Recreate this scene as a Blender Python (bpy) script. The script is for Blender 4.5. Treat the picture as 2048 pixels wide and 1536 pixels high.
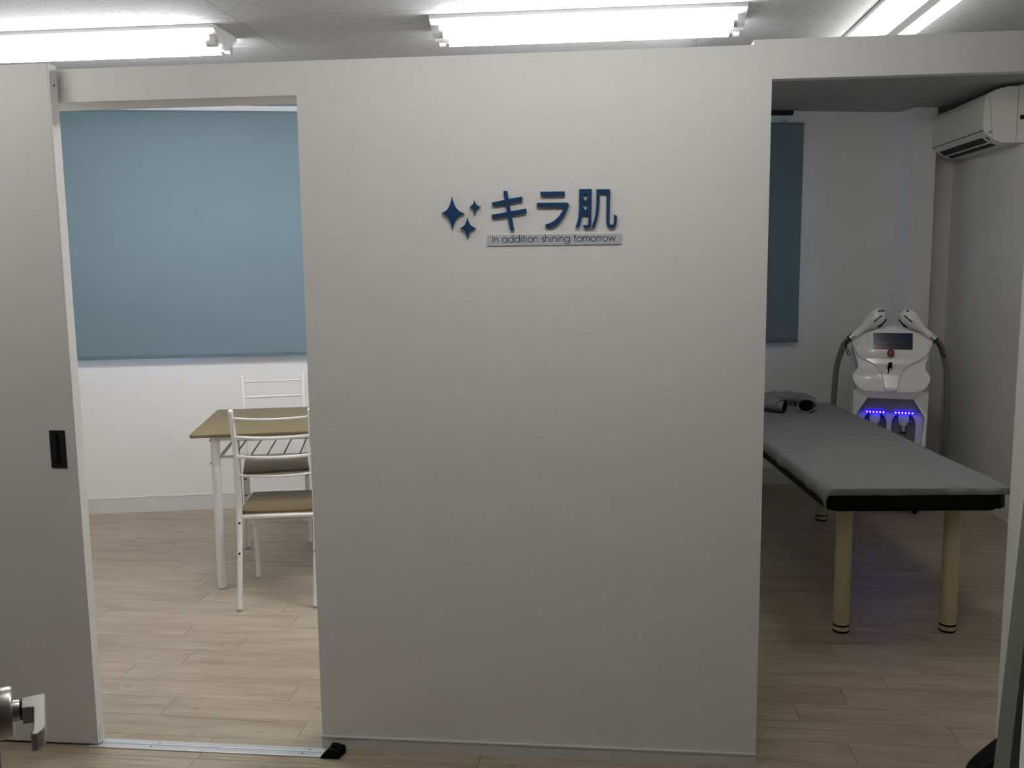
import bpy, bmesh, math, random
from mathutils import Vector, Matrix
random.seed(7)
for o in list(bpy.data.objects): bpy.data.objects.remove(o, do_unlink=True)
SC = bpy.context.scene
COL = SC.collection
PI = math.pi

# ------------------------------------------------------------------ camera
cam_d = bpy.data.cameras.new('camera'); cam = bpy.data.objects.new('camera', cam_d); COL.objects.link(cam)
cam_d.sensor_fit = 'HORIZONTAL'; cam_d.sensor_width = 36.0; cam_d.lens = 1842.0 / 2048.0 * 36.0
cam_d.clip_start = 0.02
_r = Vector((0.99462416, 0.10291426, -0.01146477)); _u = Vector((-0.00203571, 0.13012808, 0.9914951)); _w = Vector((-0.10353087, 0.98614164, -0.12963803))
M = Matrix((( _r.x, _u.x, -_w.x, 0), (_r.y, _u.y, -_w.y, 0), (_r.z, _u.z, -_w.z, 1.5), (0, 0, 0, 1)))
cam.matrix_world = M
SC.camera = cam
# ------------------------------------------------------------------ world (daylight outside the windows), exposure
wd = bpy.data.worlds.new('world'); SC.world = wd; wd.use_nodes = True
wd.node_tree.nodes['Background'].inputs[0].default_value = (0.46, 0.60, 1.0, 1)
wd.node_tree.nodes['Background'].inputs[1].default_value = 26.0
SC.view_settings.view_transform = 'Standard'; SC.view_settings.look = 'None'
SC.view_settings.gamma = 1.0; SC.view_settings.use_curve_mapping = False
SC.view_settings.exposure = 0.0
TUBE_REAR = 84.0        # lamps over the consultation room
TUBE_TREAT = 18.0        # lamp over the treatment room, set weaker to keep the room dark
TUBE_FRONT = 27.5       # lamps of the front room
TUBE_COL = (1.0, 0.985, 0.955)

# ------------------------------------------------------------------ helpers
def tag(o, label=None, cat=None, group=None, kind=None):
    if label: o['label'] = label
    if cat: o['category'] = cat
    if group: o['group'] = group
    if kind: o['kind'] = kind
    return o
def empty(name, loc=(0, 0, 0), rz=0, label=None, cat=None, group=None):
    o = bpy.data.objects.new(name, None); COL.objects.link(o)
    o.location = loc; o.rotation_euler = (0, 0, rz); o.empty_display_size = 0.05
    return tag(o, label, cat, group)
class MB:
    def __init__(s): s.v = []; s.f = []
    def add(s, vs, fs):
        b = len(s.v); s.v += [tuple(p) for p in vs]; s.f += [tuple(b + i for i in f) for f in fs]; return s
    def box(s, x0, x1, y0, y1, z0, z1, c=0.0):
        if c <= 0:
            return s.add([(x0,y0,z0),(x1,y0,z0),(x1,y1,z0),(x0,y1,z0),(x0,y0,z1),(x1,y0,z1),(x1,y1,z1),(x0,y1,z1)],
                [(3,2,1,0),(4,5,6,7),(0,1,5,4),(1,2,6,5),(2,3,7,6),(3,0,4,7)])
        bm = bmesh.new(); bmesh.ops.create_cube(bm, size=1.0)
        for v in bm.verts: v.co = Vector(((x0+x1)/2 + v.co.x*(x1-x0), (y0+y1)/2 + v.co.y*(y1-y0), (z0+z1)/2 + v.co.z*(z1-z0)))
        bmesh.ops.bevel(bm, geom=list(bm.edges), offset=c, segments=3, profile=0.5, affect='EDGES')
        return s.bm(bm)
    def bm(s, bm):
        bm.verts.index_update()
        s.add([v.co[:] for v in bm.verts], [[v.index for v in f.verts] for f in bm.faces]); bm.free(); return s
    def tube(s, pts, r, n=10, caps=True, flat=1.0, up=None):
        P = [Vector(p) for p in pts]; m = len(P)
        R = r if isinstance(r, (list, tuple)) else [r] * m
        T = []
        for i in range(m):
            t = (P[min(i+1, m-1)] - P[max(i-1, 0)]); T.append(t.normalized())
        a = Vector(up) if up else (Vector((0, 0, 1)) if abs(T[0].z) < 0.9 else Vector((0, 1, 0)))
        N = (a - T[0] * a.dot(T[0])).normalized()
        vs = []; fs = []
        for i in range(m):
            N = (N - T[i] * N.dot(T[i])).normalized(); Bv = T[i].cross(N)
            for k in range(n):
                th = 2 * PI * k / n
                vs.append(P[i] + (N * math.cos(th) * flat + Bv * math.sin(th)) * R[i])
        for i in range(m - 1):
            for k in range(n):
                fs.append((i*n + k, i*n + (k+1) % n, (i+1)*n + (k+1) % n, (i+1)*n + k))
        if caps: fs.append(tuple(reversed(range(n)))); fs.append(tuple((m-1)*n + k for k in range(n)))
        return s.add(vs, fs)
    def cyl(s, p0, p1, r, n=16): return s.tube([p0, p1], r, n)
    def lathe(s, prof, c=(0, 0, 0), n=20, axis='z'):
        vs = []; fs = []; m = len(prof)
        for (r, z) in prof:
            for k in range(n):
                th = 2*PI*k/n
                q = (r*math.cos(th), r*math.sin(th), z)
                if axis == 'y': q = (q[0], z, -q[1])
                if axis == 'x': q = (z, q[0], q[1])
                vs.append((c[0]+q[0], c[1]+q[1], c[2]+q[2]))
        for i in range(m-1):
            for k in range(n): fs.append((i*n+k, i*n+(k+1) % n, (i+1)*n+(k+1) % n, (i+1)*n+k))
        fs.append(tuple(reversed(range(n)))); fs.append(tuple((m-1)*n+k for k in range(n)))
        return s.add(vs, fs)
    def sphere(s, c, r, n=10, m=7, sc=(1, 1, 1)):
        vs = [(c[0], c[1], c[2]-r*sc[2])]; fs = []
        for i in range(1, m):
            ph = -PI/2 + PI*i/m
            for k in range(n):
                th = 2*PI*k/n
                vs.append((c[0]+r*sc[0]*math.cos(ph)*math.cos(th), c[1]+r*sc[1]*math.cos(ph)*math.sin(th), c[2]+r*sc[2]*math.sin(ph)))
        vs.append((c[0], c[1], c[2]+r*sc[2])); L = len(vs)-1
        for k in range(n): fs.append((0, 1+(k+1) % n, 1+k)); fs.append((L, L-n+k, L-n+(k+1) % n))
        for i in range(m-2):
            for k in range(n): fs.append((1+i*n+k, 1+i*n+(k+1) % n, 1+(i+1)*n+(k+1) % n, 1+(i+1)*n+k))
        return s.add(vs, fs)
    def prism(s, loops, f, d0, d1):
        """loops: outline + holes as 2D points; f(a,b,d)->xyz; extruded from d0 to d1"""
        bm = bmesh.new(); es = []; rings = []
        for lp in loops:
            vv = [bm.verts.new((a, b, 0)) for a, b in lp]; rings.append(len(lp))
            es += [bm.edges.new((vv[i], vv[(i+1) % len(vv)])) for i in range(len(vv))]
        bmesh.ops.triangle_fill(bm, use_beauty=True, use_dissolve=False, edges=es, normal=(0, 0, 1))
        bm.verts.index_update()
        pts = [(v.co.x, v.co.y) for v in bm.verts]; tris = [[v.index for v in q.verts] for q in bm.faces]; bm.free()
        n = len(pts); vs = [f(a, b, d0) for a, b in pts] + [f(a, b, d1) for a, b in pts]
        fs = [tuple(t) for t in tris] + [tuple(n+i for i in reversed(t)) for t in tris]
        b = 0
        for L in rings:
            for i in range(L): fs.append((b+i, b+(i+1) % L, n+b+(i+1) % L, n+b+i))
            b += L
        return s.add(vs, fs)
    def mesh(s, name, mat, smooth=None):
        me = bpy.data.meshes.new(name); me.from_pydata(s.v, [], s.f); me.update()
        bm = bmesh.new(); bm.from_mesh(me); bmesh.ops.recalc_face_normals(bm, faces=list(bm.faces)); bm.to_mesh(me); bm.free()
        if smooth:
            me.polygons.foreach_set('use_smooth', [True]*len(me.polygons)); me.set_sharp_from_angle(angle=math.radians(smooth))
        me.materials.append(mat); return me
    def build(s, name, mat, parent=None, smooth=None):
        o = bpy.data.objects.new(name, s.mesh(name, mat, smooth)); COL.objects.link(o); o.parent = parent; return o
def copy_tree(o, parent=None):
    c = o.copy(); COL.objects.link(c); c.parent = parent
    for ch in list(o.children): copy_tree(ch, c)
    return c
def arc(c, r, a0, a1, n=8):
    return [(c[0]+r*math.cos(a0+(a1-a0)*i/n), c[1]+r*math.sin(a0+(a1-a0)*i/n)) for i in range(n+1)]
def smooth_path(pts, n=6):
    P = [Vector(p) for p in pts]; out = []
    for i in range(len(P)-1):
        p0 = P[max(i-1, 0)]; p1 = P[i]; p2 = P[i+1]; p3 = P[min(i+2, len(P)-1)]
        for k in range(n):
            t = k/n
            out.append(0.5*((2*p1)+(p2-p0)*t+(2*p0-5*p1+4*p2-p3)*t*t+(3*p1-p0-3*p2+p3)*t*t*t))
    out.append(P[-1]); return out
# ------------------------------------------------------------------ materials
def mat(name, col, rough=0.5, metal=0.0, var=0.0, vscale=8.0, bump=0.0, bscale=60.0, stretch=(1, 1, 1), emit=None, estr=0.0, spec=None, coat=0.0):
    m = bpy.data.materials.new(name); m.use_nodes = True; nt = m.node_tree; b = nt.nodes['Principled BSDF']
    b.inputs['Base Color'].default_value = (*col, 1); b.inputs['Roughness'].default_value = rough; b.inputs['Metallic'].default_value = metal
    if spec is not None: b.inputs['Specular IOR Level'].default_value = spec
    if coat: b.inputs['Coat Weight'].default_value = coat; b.inputs['Coat Roughness'].default_value = 0.08
    tc = nt.nodes.new('ShaderNodeTexCoord'); mp = nt.nodes.new('ShaderNodeMapping'); mp.inputs['Scale'].default_value = stretch
    nt.links.new(tc.outputs['Object'], mp.inputs[0])
    nz = nt.nodes.new('ShaderNodeTexNoise'); nz.inputs['Scale'].default_value = vscale; nz.inputs['Detail'].default_value = 4
    nt.links.new(mp.outputs[0], nz.inputs['Vector'])
    mx = nt.nodes.new('ShaderNodeMix'); mx.data_type = 'RGBA'
    mx.inputs['A'].default_value = (*[c*(1-var) for c in col], 1); mx.inputs['B'].default_value = (*[min(1, c*(1+var)) for c in col], 1)
    nt.links.new(nz.outputs['Fac'], mx.inputs['Factor']); nt.links.new(mx.outputs['Result'], b.inputs['Base Color'])
    if bump:
        n2 = nt.nodes.new('ShaderNodeTexNoise'); n2.inputs['Scale'].default_value = bscale; n2.inputs['Detail'].default_value = 5
        nt.links.new(mp.outputs[0], n2.inputs['Vector'])
        bp = nt.nodes.new('ShaderNodeBump'); bp.inputs['Strength'].default_value = bump; bp.inputs['Distance'].default_value = 0.002
        nt.links.new(n2.outputs['Fac'], bp.inputs['Height']); nt.links.new(bp.outputs[0], b.inputs['Normal'])
    if emit:
        b.inputs['Emission Color'].default_value = (*emit, 1); b.inputs['Emission Strength'].default_value = estr
    return m
def emitter(name, col, strength):
    m = bpy.data.materials.new(name); m.use_nodes = True; nt = m.node_tree; nt.nodes.clear()
    e = nt.nodes.new('ShaderNodeEmission'); e.inputs[0].default_value = (*col, 1); e.inputs[1].default_value = strength
    o = nt.nodes.new('ShaderNodeOutputMaterial'); nt.links.new(e.outputs[0], o.inputs[0]); return m
def wood_floor():
    m = bpy.data.materials.new('oak_plank'); m.use_nodes = True; nt = m.node_tree; N = nt.nodes.new; L = nt.links.new; b = nt.nodes['Principled BSDF']
    b.inputs['Roughness'].default_value = 0.36; b.inputs['Specular IOR Level'].default_value = 0.42
    tc = N('ShaderNodeTexCoord'); oi = N('ShaderNodeObjectInfo')
    off = N('ShaderNodeVectorMath'); off.operation = 'SCALE'; off.inputs[0].default_value = (37, 91, 53); L(oi.outputs['Random'], off.inputs['Scale'])
    ad = N('ShaderNodeVectorMath'); L(tc.outputs['Object'], ad.inputs[0]); L(off.outputs[0], ad.inputs[1])
    def noise(scale, st, detail=5, rough=0.6, dist=0.0):
        mp = N('ShaderNodeMapping'); mp.inputs['Scale'].default_value = st; L(ad.outputs[0], mp.inputs[0])
        n = N('ShaderNodeTexNoise'); n.inputs['Scale'].default_value = scale; n.inputs['Detail'].default_value = detail; n.inputs['Roughness'].default_value = rough; n.inputs['Distortion'].default_value = dist
        L(mp.outputs[0], n.inputs['Vector']); return n
    def ramp(src, stops):
        r = N('ShaderNodeValToRGB'); e = r.color_ramp.elements
        e[0].position, e[0].color = stops[0][0], (*stops[0][1], 1); e[1].position, e[1].color = stops[-1][0], (*stops[-1][1], 1)
        for p_, c_ in stops[1:-1]: q = e.new(p_); q.color = (*c_, 1)
        L(src, r.inputs[0]); return r
    base = ramp(noise(3.0, (0.8, 5, 1), 4, 0.55, 0.6).outputs['Fac'], [(0.28, (0.325, 0.266, 0.188)), (0.5, (0.40, 0.338, 0.252)), (0.75, (0.46, 0.40, 0.31))])
    grain = ramp(noise(9.0, (0.55, 16, 1), 6, 0.7, 0.5).outputs['Fac'], [(0.33, (0.70, 0.66, 0.60)), (0.48, (0.95, 0.94, 0.92)), (0.6, (1, 1, 1))])
    streak = ramp(noise(2.2, (0.5, 11, 1), 3, 0.5, 1.2).outputs['Fac'], [(0.29, (0.60, 0.55, 0.48)), (0.36, (1, 1, 1)), (1.0, (1, 1, 1))])
    vm = N('ShaderNodeMapping'); vm.inputs['Scale'].default_value = (6, 13, 1); L(ad.outputs[0], vm.inputs[0])
    vo = N('ShaderNodeTexVoronoi'); vo.inputs['Scale'].default_value = 1.0; L(vm.outputs[0], vo.inputs['Vector'])
    knot = ramp(vo.outputs['Distance'], [(0.03, (0.45, 0.38, 0.30)), (0.10, (1, 1, 1)), (1.0, (1, 1, 1))])
    def mul(a, c_, f=1.0):
        x = N('ShaderNodeMix'); x.data_type = 'RGBA'; x.blend_type = 'MULTIPLY'; x.inputs['Factor'].default_value = f; L(a, x.inputs['A']); L(c_, x.inputs['B']); return x.outputs['Result']
    c = mul(mul(mul(base.outputs[0], grain.outputs[0], 0.8), streak.outputs[0], 0.75), knot.outputs[0], 0.6)
    hv = N('ShaderNodeHueSaturation'); vr = N('ShaderNodeMapRange'); vr.inputs['To Min'].default_value = 0.93; vr.inputs['To Max'].default_value = 1.05
    L(oi.outputs['Random'], vr.inputs[0]); L(vr.outputs[0], hv.inputs['Value']); L(c, hv.inputs['Color']); L(hv.outputs[0], b.inputs['Base Color'])
    bp = N('ShaderNodeBump'); bp.inputs['Strength'].default_value = 0.06; bp.inputs['Distance'].default_value = 0.002
    L(noise(9.0, (0.55, 16, 1), 6, 0.7).outputs['Fac'], bp.inputs['Height']); L(bp.outputs[0], b.inputs['Normal'])
    return m
def wallpaper(name, col):
    m = bpy.data.materials.new(name); m.use_nodes = True; nt = m.node_tree; N = nt.nodes.new; L = nt.links.new; b = nt.nodes['Principled BSDF']
    b.inputs['Base Color'].default_value = (*col, 1); b.inputs['Roughness'].default_value = 0.75; b.inputs['Specular IOR Level'].default_value = 0.25
    tc = N('ShaderNodeTexCoord'); hs = []
    for sc_, st in ((110, (1, 1, 3.2)), (160, (3.0, 1, 1)), (30, (1, 1, 2))):
        mp = N('ShaderNodeMapping'); mp.inputs['Scale'].default_value = st; L(tc.outputs['Object'], mp.inputs[0])
        n = N('ShaderNodeTexNoise'); n.inputs['Scale'].default_value = sc_; n.inputs['Detail'].default_value = 3; L(mp.outputs[0], n.inputs['Vector']); hs.append(n.outputs['Fac'])
    a1 = N('ShaderNodeMath'); L(hs[0], a1.inputs[0]); L(hs[1], a1.inputs[1])
    a2 = N('ShaderNodeMath'); L(a1.outputs[0], a2.inputs[0]); L(hs[2], a2.inputs[1])
    bp = N('ShaderNodeBump'); bp.inputs['Strength'].default_value = 0.6; bp.inputs['Distance'].default_value = 0.0012
    L(a2.outputs[0], bp.inputs['Height']); L(bp.outputs[0], b.inputs['Normal'])
    mx = N('ShaderNodeMix'); mx.data_type = 'RGBA'; mx.inputs['A'].default_value = (*[c*0.95 for c in col], 1); mx.inputs['B'].default_value = (*[min(1, c*1.03) for c in col], 1)
    L(hs[0], mx.inputs['Factor']); L(mx.outputs['Result'], b.inputs['Base Color'])
    return m
def ceiling_mat():
    m = bpy.data.materials.new('wormhole_ceiling_board'); m.use_nodes = True; nt = m.node_tree; N = nt.nodes.new; L = nt.links.new; b = nt.nodes['Principled BSDF']
    b.inputs['Roughness'].default_value = 0.85; b.inputs['Specular IOR Level'].default_value = 0.15
    g = N('ShaderNodeNewGeometry'); mp = N('ShaderNodeMapping'); mp.inputs['Scale'].default_value = (11, 60, 1); L(g.outputs['Position'], mp.inputs[0])
    nz = N('ShaderNodeTexNoise'); nz.inputs['Scale'].default_value = 14; L(g.outputs['Position'], nz.inputs['Vector'])
    ds = N('ShaderNodeVectorMath'); ds.operation = 'SCALE'; ds.inputs['Scale'].default_value = 2.2; L(nz.outputs['Color'], ds.inputs[0])
    ad = N('ShaderNodeVectorMath'); L(mp.outputs[0], ad.inputs[0]); L(ds.outputs[0], ad.inputs[1])
    vo = N('ShaderNodeTexVoronoi'); vo.inputs['Scale'].default_value = 1.3; vo.inputs['Randomness'].default_value = 1.0; L(ad.outputs[0], vo.inputs['Vector'])
    r = N('ShaderNodeValToRGB'); e = r.color_ramp.elements; e[0].position = 0.13; e[0].color = (0.24, 0.21, 0.185, 1); e[1].position = 0.22; e[1].color = (0.41, 0.415, 0.42, 1)
    L(vo.outputs['Distance'], r.inputs[0]); L(r.outputs[0], b.inputs['Base Color'])
    bp = N('ShaderNodeBump'); bp.inputs['Strength'].default_value = 0.4; bp.inputs['Distance'].default_value = 0.003
    L(r.outputs[0], bp.inputs['Height']); L(bp.outputs[0], b.inputs['Normal'])
    return m
def glass_mat():
    m = bpy.data.materials.new('window_glass'); m.use_nodes = True; nt = m.node_tree; nt.nodes.clear(); N = nt.nodes.new
    t = N('ShaderNodeBsdfTransparent'); t.inputs[0].default_value = (0.93, 0.96, 0.97, 1); g = N('ShaderNodeBsdfGlossy'); g.inputs['Roughness'].default_value = 0.02
    fr = N('ShaderNodeFresnel'); fr.inputs[0].default_value = 1.45; mx = N('ShaderNodeMixShader'); o = N('ShaderNodeOutputMaterial')
    nt.links.new(fr.outputs[0], mx.inputs[0]); nt.links.new(t.outputs[0], mx.inputs[1]); nt.links.new(g.outputs[0], mx.inputs[2]); nt.links.new(mx.outputs[0], o.inputs[0]); return m
WALL = wallpaper('white_wallpaper', (0.84, 0.83, 0.815))
CEIL = ceiling_mat()
OAK = wood_floor()
GROUT = mat('floor_underlay', (0.16, 0.125, 0.09), 0.8, var=0.1)
LOWBOUNCE = mat('dark_taupe_bounce_cut', (0.13, 0.115, 0.10), 0.6, var=0.08, vscale=4, stretch=(6, 6, 0.6))  # dark finish given to unseen front-room walls to cut bounce light
BOARD = mat('white_baseboard_vinyl', (0.66, 0.65, 0.63), 0.5, var=0.03)
DOORW = mat('door_white_laminate', (0.72, 0.71, 0.70), 0.5, var=0.02, bump=0.05, bscale=90, spec=0.3)
DOORE = mat('door_edge_band', (0.74, 0.72, 0.70), 0.5, var=0.02)
LAMPW = mat('lamp_white_enamel', (0.82, 0.82, 0.80), 0.35, var=0.02)
SOCK = mat('lamp_socket_plastic', (0.55, 0.55, 0.53), 0.4, var=0.05)
METAL = mat('brushed_nickel', (0.50, 0.48, 0.45), 0.33, metal=0.9, var=0.06, vscale=40)
CHROME = mat('chrome', (0.75, 0.75, 0.76), 0.12, metal=1.0, var=0.02)
ALU = mat('aluminium_track', (0.72, 0.73, 0.75), 0.35, metal=0.55, var=0.05)
SCREW = mat('dark_screw', (0.06, 0.06, 0.06), 0.4, metal=0.6, var=0.1)
BRONZE = mat('dark_bronze', (0.016, 0.016, 0.017), 0.45, metal=0.2, var=0.1)
BLACKR = mat('black_rubber', (0.006, 0.006, 0.006), 0.75, var=0.2, spec=0.1)
BLUE = mat('blue_acrylic', (0.007, 0.052, 0.150), 0.45, var=0.04, spec=0.3)
BLUESIDE = mat('blue_lettering', (0.012, 0.045, 0.115), 0.5, var=0.03)
PLATE = mat('grey_acrylic_plate', (0.56, 0.57, 0.62), 0.35, var=0.02)
BLIND = mat('blue_grey_blind_fabric', (0.155, 0.225, 0.268), 0.8, var=0.05, vscale=3, bump=0.12, bscale=400)
BLINDHEM = mat('blind_hem', (0.11, 0.165, 0.19), 0.7, var=0.04)
FRAMEW = mat('window_frame_aluminium', (0.55, 0.55, 0.55), 0.4, metal=0.4, var=0.03)
GLASS = glass_mat()
WMETAL = mat('white_powder_coat', (0.80, 0.79, 0.77), 0.32, var=0.02)
TABLETOP = mat('beige_oak_laminate', (0.195, 0.150, 0.082), 0.5, spec=0.3, var=0.08, vscale=6, stretch=(1, 9, 1))
SEATW = mat('brown_oak_seat', (0.145, 0.105, 0.056), 0.5, spec=0.3, var=0.1, vscale=6, stretch=(1, 9, 1))
CAPG = mat('grey_foot_cap', (0.35, 0.35, 0.34), 0.6, var=0.05)
LEATHER = mat('black_vinyl', (0.004, 0.0036, 0.003), 0.6, spec=0.12, var=0.15, bump=0.1, bscale=200)
SHEET = mat('grey_nonwoven_sheet', (0.215, 0.225, 0.225), 0.85, var=0.06, vscale=14, bump=0.35, bscale=45)
CREAM = mat('cream_bed_leg', (0.55, 0.47, 0.27), 0.4, var=0.03)
MWHITE = mat('glossy_white_plastic', (0.87, 0.86, 0.83), 0.18, var=0.01, coat=0.4)
MGREY = mat('grey_moulded_plastic', (0.22, 0.215, 0.22), 0.4, var=0.04)
MLILAC = mat('pale_bezel_plastic', (0.62, 0.61, 0.66), 0.22, var=0.02, coat=0.3)
HOSE = mat('grey_corrugated_hose', (0.16, 0.155, 0.14), 0.5, var=0.08)
SCREEN = mat('dark_navy_screen', (0.012, 0.015, 0.035), 0.12, var=0.05, emit=(0.05, 0.06, 0.16), estr=0.03)
SCRBAR = mat('screen_menu_bar', (0.008, 0.009, 0.012), 0.15, var=0.05)
RED = mat('red_emergency_button', (0.22, 0.012, 0.010), 0.3, var=0.1)
BRASS = mat('yellow_ring', (0.45, 0.36, 0.10), 0.4, var=0.1)
DBLUE = mat('dark_blue_accent', (0.010, 0.018, 0.09), 0.3, var=0.05)
LEDW = emitter('blue_led_core', (0.45, 0.42, 1.0), 8.0)
LEDB = emitter('blue_led_strip', (0.010, 0.0, 1.0), 7.0)
ACW = mat('aircon_white_plastic', (0.74, 0.73, 0.68), 0.35, var=0.02)
ACSEAM = mat('aircon_seam', (0.16, 0.15, 0.13), 0.6, var=0.05)
DARK = mat('dark_void', (0.008, 0.008, 0.008), 0.7, var=0.1)
CURT = mat('grey_green_curtain', (0.20, 0.21, 0.185), 0.9, var=0.10, vscale=180, bump=0.4, bscale=500)
BAGM = mat('black_bag_fabric', (0.005, 0.005, 0.0065), 0.65, spec=0.15, var=0.2, bump=0.3, bscale=120)
GREYDOOR = mat('grey_steel_door', (0.25, 0.26, 0.27), 0.5, var=0.04)
NAVYEDGE = mat('navy_door_edge', (0.016, 0.023, 0.07), 0.45, var=0.06)
T_REAR = emitter('tube_glow_rear', (0.98, 0.985, 1.0), TUBE_REAR)
T_TREAT = emitter('tube_glow_treatment', TUBE_COL, TUBE_TREAT)
T_FRONT = emitter('tube_glow_front', TUBE_COL, TUBE_FRONT)

# ================================================================== SETTING
A = math.radians(13.24); CA, SA = math.cos(A), math.sin(A)      # the building's outer wall runs skewed to the partition
def EP(s, e, z=0.0): return (s*CA - e*SA, s*SA + e*CA, z)
E_BACK = 5.811; ZC = 2.45
Y0, Y1 = 2.643, 2.785                                            # partition faces
# floor and planks
fl = MB().box(-4.15, 2.45, -1.75, 7.0, -0.06, -0.0045).build('floor', GROUT)
tag(fl, 'light oak plank floor running through both rooms under the partition', 'floor', kind='structure')
PW, PL = 0.129, 0.868
def plank_mb(w, l, x=0, y=0):
    g = 0.0005; c = 0.0011; t = 0.0045
    a0, a1, b0, b1 = x+g, x+l-g, y+g, y+w-g
    vs = [(a0,b0,-t),(a1,b0,-t),(a1,b1,-t),(a0,b1,-t),(a0,b0,-c),(a1,b0,-c),(a1,b1,-c),(a0,b1,-c),(a0+c,b0+c,0),(a1-c,b0+c,0),(a1-c,b1-c,0),(a0+c,b1-c,0)]
    fs = [(8,9,10,11)] + [(i,(i+1) % 4,4+(i+1) % 4,4+i) for i in range(4)] + [(4+i,4+(i+1) % 4,8+(i+1) % 4,8+i) for i in range(4)]
    return vs, fs
pv, pf = plank_mb(PW, PL); plank_me = MB().add(pv, pf).mesh('plank', OAK)
seam = {-1: -1.255, 0: 0.747, 1: 1.094, 2: 0.632, 3: 0.816, 4: 0.986, 5: 1.145, 6: 0.867, 7: -2.195, 8: -1.42, 9: -1.841, 10: -1.05, 11: -1.962}
rest = MB(); n_pl = 0
def in_view(xa, xb, ya, yb):
    if yb < 2.42 or ya > 6.3: return False
    ym = (ya+yb)/2
    if ym < Y0: return xb > -1.95 and xa < 1.3
    return (xb > -0.72*ym and xa < -0.33*ym and ym < 5.75) or (xb > 0.16*ym and xa < 0.43*ym)
for k in range(-34, 33):
    ya = 2.675 + k*PW
    x0 = seam.get(k, random.uniform(0, PL))
    i0 = math.floor((-4.1 - x0)/PL)
    for i in range(i0, i0+9):
        xa = x0 + i*PL
        if xa > 2.35 or xa + PL < -4.1: continue
        if in_view(xa, xa+PL, ya, ya+PW) and n_pl < 295:
            o = bpy.data.objects.new('plank', plank_me); COL.objects.link(o); o.location = (xa, ya, 0); o.parent = fl; n_pl += 1
        else:
            v_, f_ = plank_mb(PW, PL, xa, ya); rest.add(v_, f_)
tag(rest.build('plank_field', OAK, fl), kind='stuff')
# ceiling with boards
ce = MB().box(-4.15, 2.45, -1.75, 7.0, ZC+0.0025, ZC+0.06).build('ceiling', CEIL)
tag(ce, 'white wormhole-textured board ceiling passing over the low partition', 'ceiling', kind='structure')
pan_me = MB().box(0.0012, 0.9088, 0.0012, 0.4538, ZC, ZC+0.0025).mesh('panel', CEIL)
for i in range(-6, 2):
    for j in range(0, 9):
        xa = 1.292 + (i-1)*0.91 + 0.91; ya = 2.66 + j*0.455
        if xa > 2.3: continue
        o = bpy.data.objects.new('panel', pan_me); COL.objects.link(o); o.location = (xa, ya, 0); o.parent = ce
tag(MB().box(-4.1, 2.4, -1.7, 2.659, ZC, ZC+0.0025).build('panel', CEIL, ce))
# partition with its two openings
loop = [(-4.0, 0), (-1.75, 0), (-1.75, 1.985), (-0.888, 1.985), (-0.888, 0), (0.441, 0), (0.441, 2.092), (0.391, 2.092), (0.391, 2.079), (-4.0, 2.079)]
wf = MB().prism([loop], lambda a, b, d: (a, d, b), Y0, Y1).box(1.179, 2.27, Y0, Y1, 0, 2.092).box(0.441, 1.179, Y0, Y0+0.035, 1.988, 2.092).build('wall_front', WALL)
tag(wf, 'white textured partition wall with two openings that stops below the ceiling', 'wall', kind='structure')
bf = MB().box(-0.888, 0.441, Y0-0.005, Y0, 0, 0.037).box(-0.888, 0.441, Y0-0.007, Y0, 0.037, 0.042).build('baseboard_front', BOARD)
tag(bf, 'low pale baseboard along the foot of the partition', 'baseboard', kind='structure')
# skewed outer wall with windows behind the blinds
def rect(a, b, c, d): return [(a, c), (b, c), (b, d), (a, d)]
wins = [(-2.60, -0.95, 1.03, 2.33), (-0.73, -0.02, 1.03, 2.33), (1.66, 2.48, 1.04, 2.30)]
wb = MB().prism([rect(-3.1, 3.9, 0, ZC+0.03)] + [rect(*w) for w in wins], lambda a, b, d: (a, d, b), E_BACK, E_BACK+0.16).build('wall_back', WALL)
wb.rotation_euler = (0, 0, A); tag(wb, 'white outer wall at the back, skewed to the partition, with windows behind blinds', 'wall', kind='structure')
bb = MB().box(-3.0, 0.30, E_BACK-0.008, E_BACK, 0, 0.092).box(-3.0, 0.30, E_BACK-0.010, E_BACK, 0.092, 0.097).box(0.42+1.0, 3.30, E_BACK-0.008, E_BACK, 0, 0.115).box(1.42, 3.30, E_BACK-0.010, E_BACK, 0.115, 0.122).build('baseboard_back', BOARD)
bb.rotation_euler = (0, 0, A); tag(bb, 'pale baseboard along the foot of the skewed back wall', 'baseboard', kind='structure')
wlab = ['wide window behind the left part of the large blue blind', 'narrow window behind the right part of the large blue blind', 'window behind the dark blind in the treatment room']
for i, (a, b, c, d) in enumerate(wins):
    w = empty('window_%d' % (i+1), EP((a+b)/2, E_BACK+0.08, c), A, wlab[i], 'window'); w['kind'] = 'structure'
    hw = (b-a)/2; hh = d-c
    MB().prism([rect(-hw, hw, 0, hh), rect(-hw+0.04, hw-0.04, 0.04, hh-0.04)], lambda p, q, r: (p, r, q), -0.02, 0.03).box(-0.02, 0.02, -0.015, 0.025, 0.04, hh-0.04).build('window_frame', FRAMEW, w)
    MB().box(-hw+0.04, -0.02, 0.0, 0.005, 0.04, hh-0.04).build('pane', GLASS, w)
    MB().box(0.02, hw-0.04, 0.0, 0.005, 0.04, hh-0.04).build('pane', GLASS, w)
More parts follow.
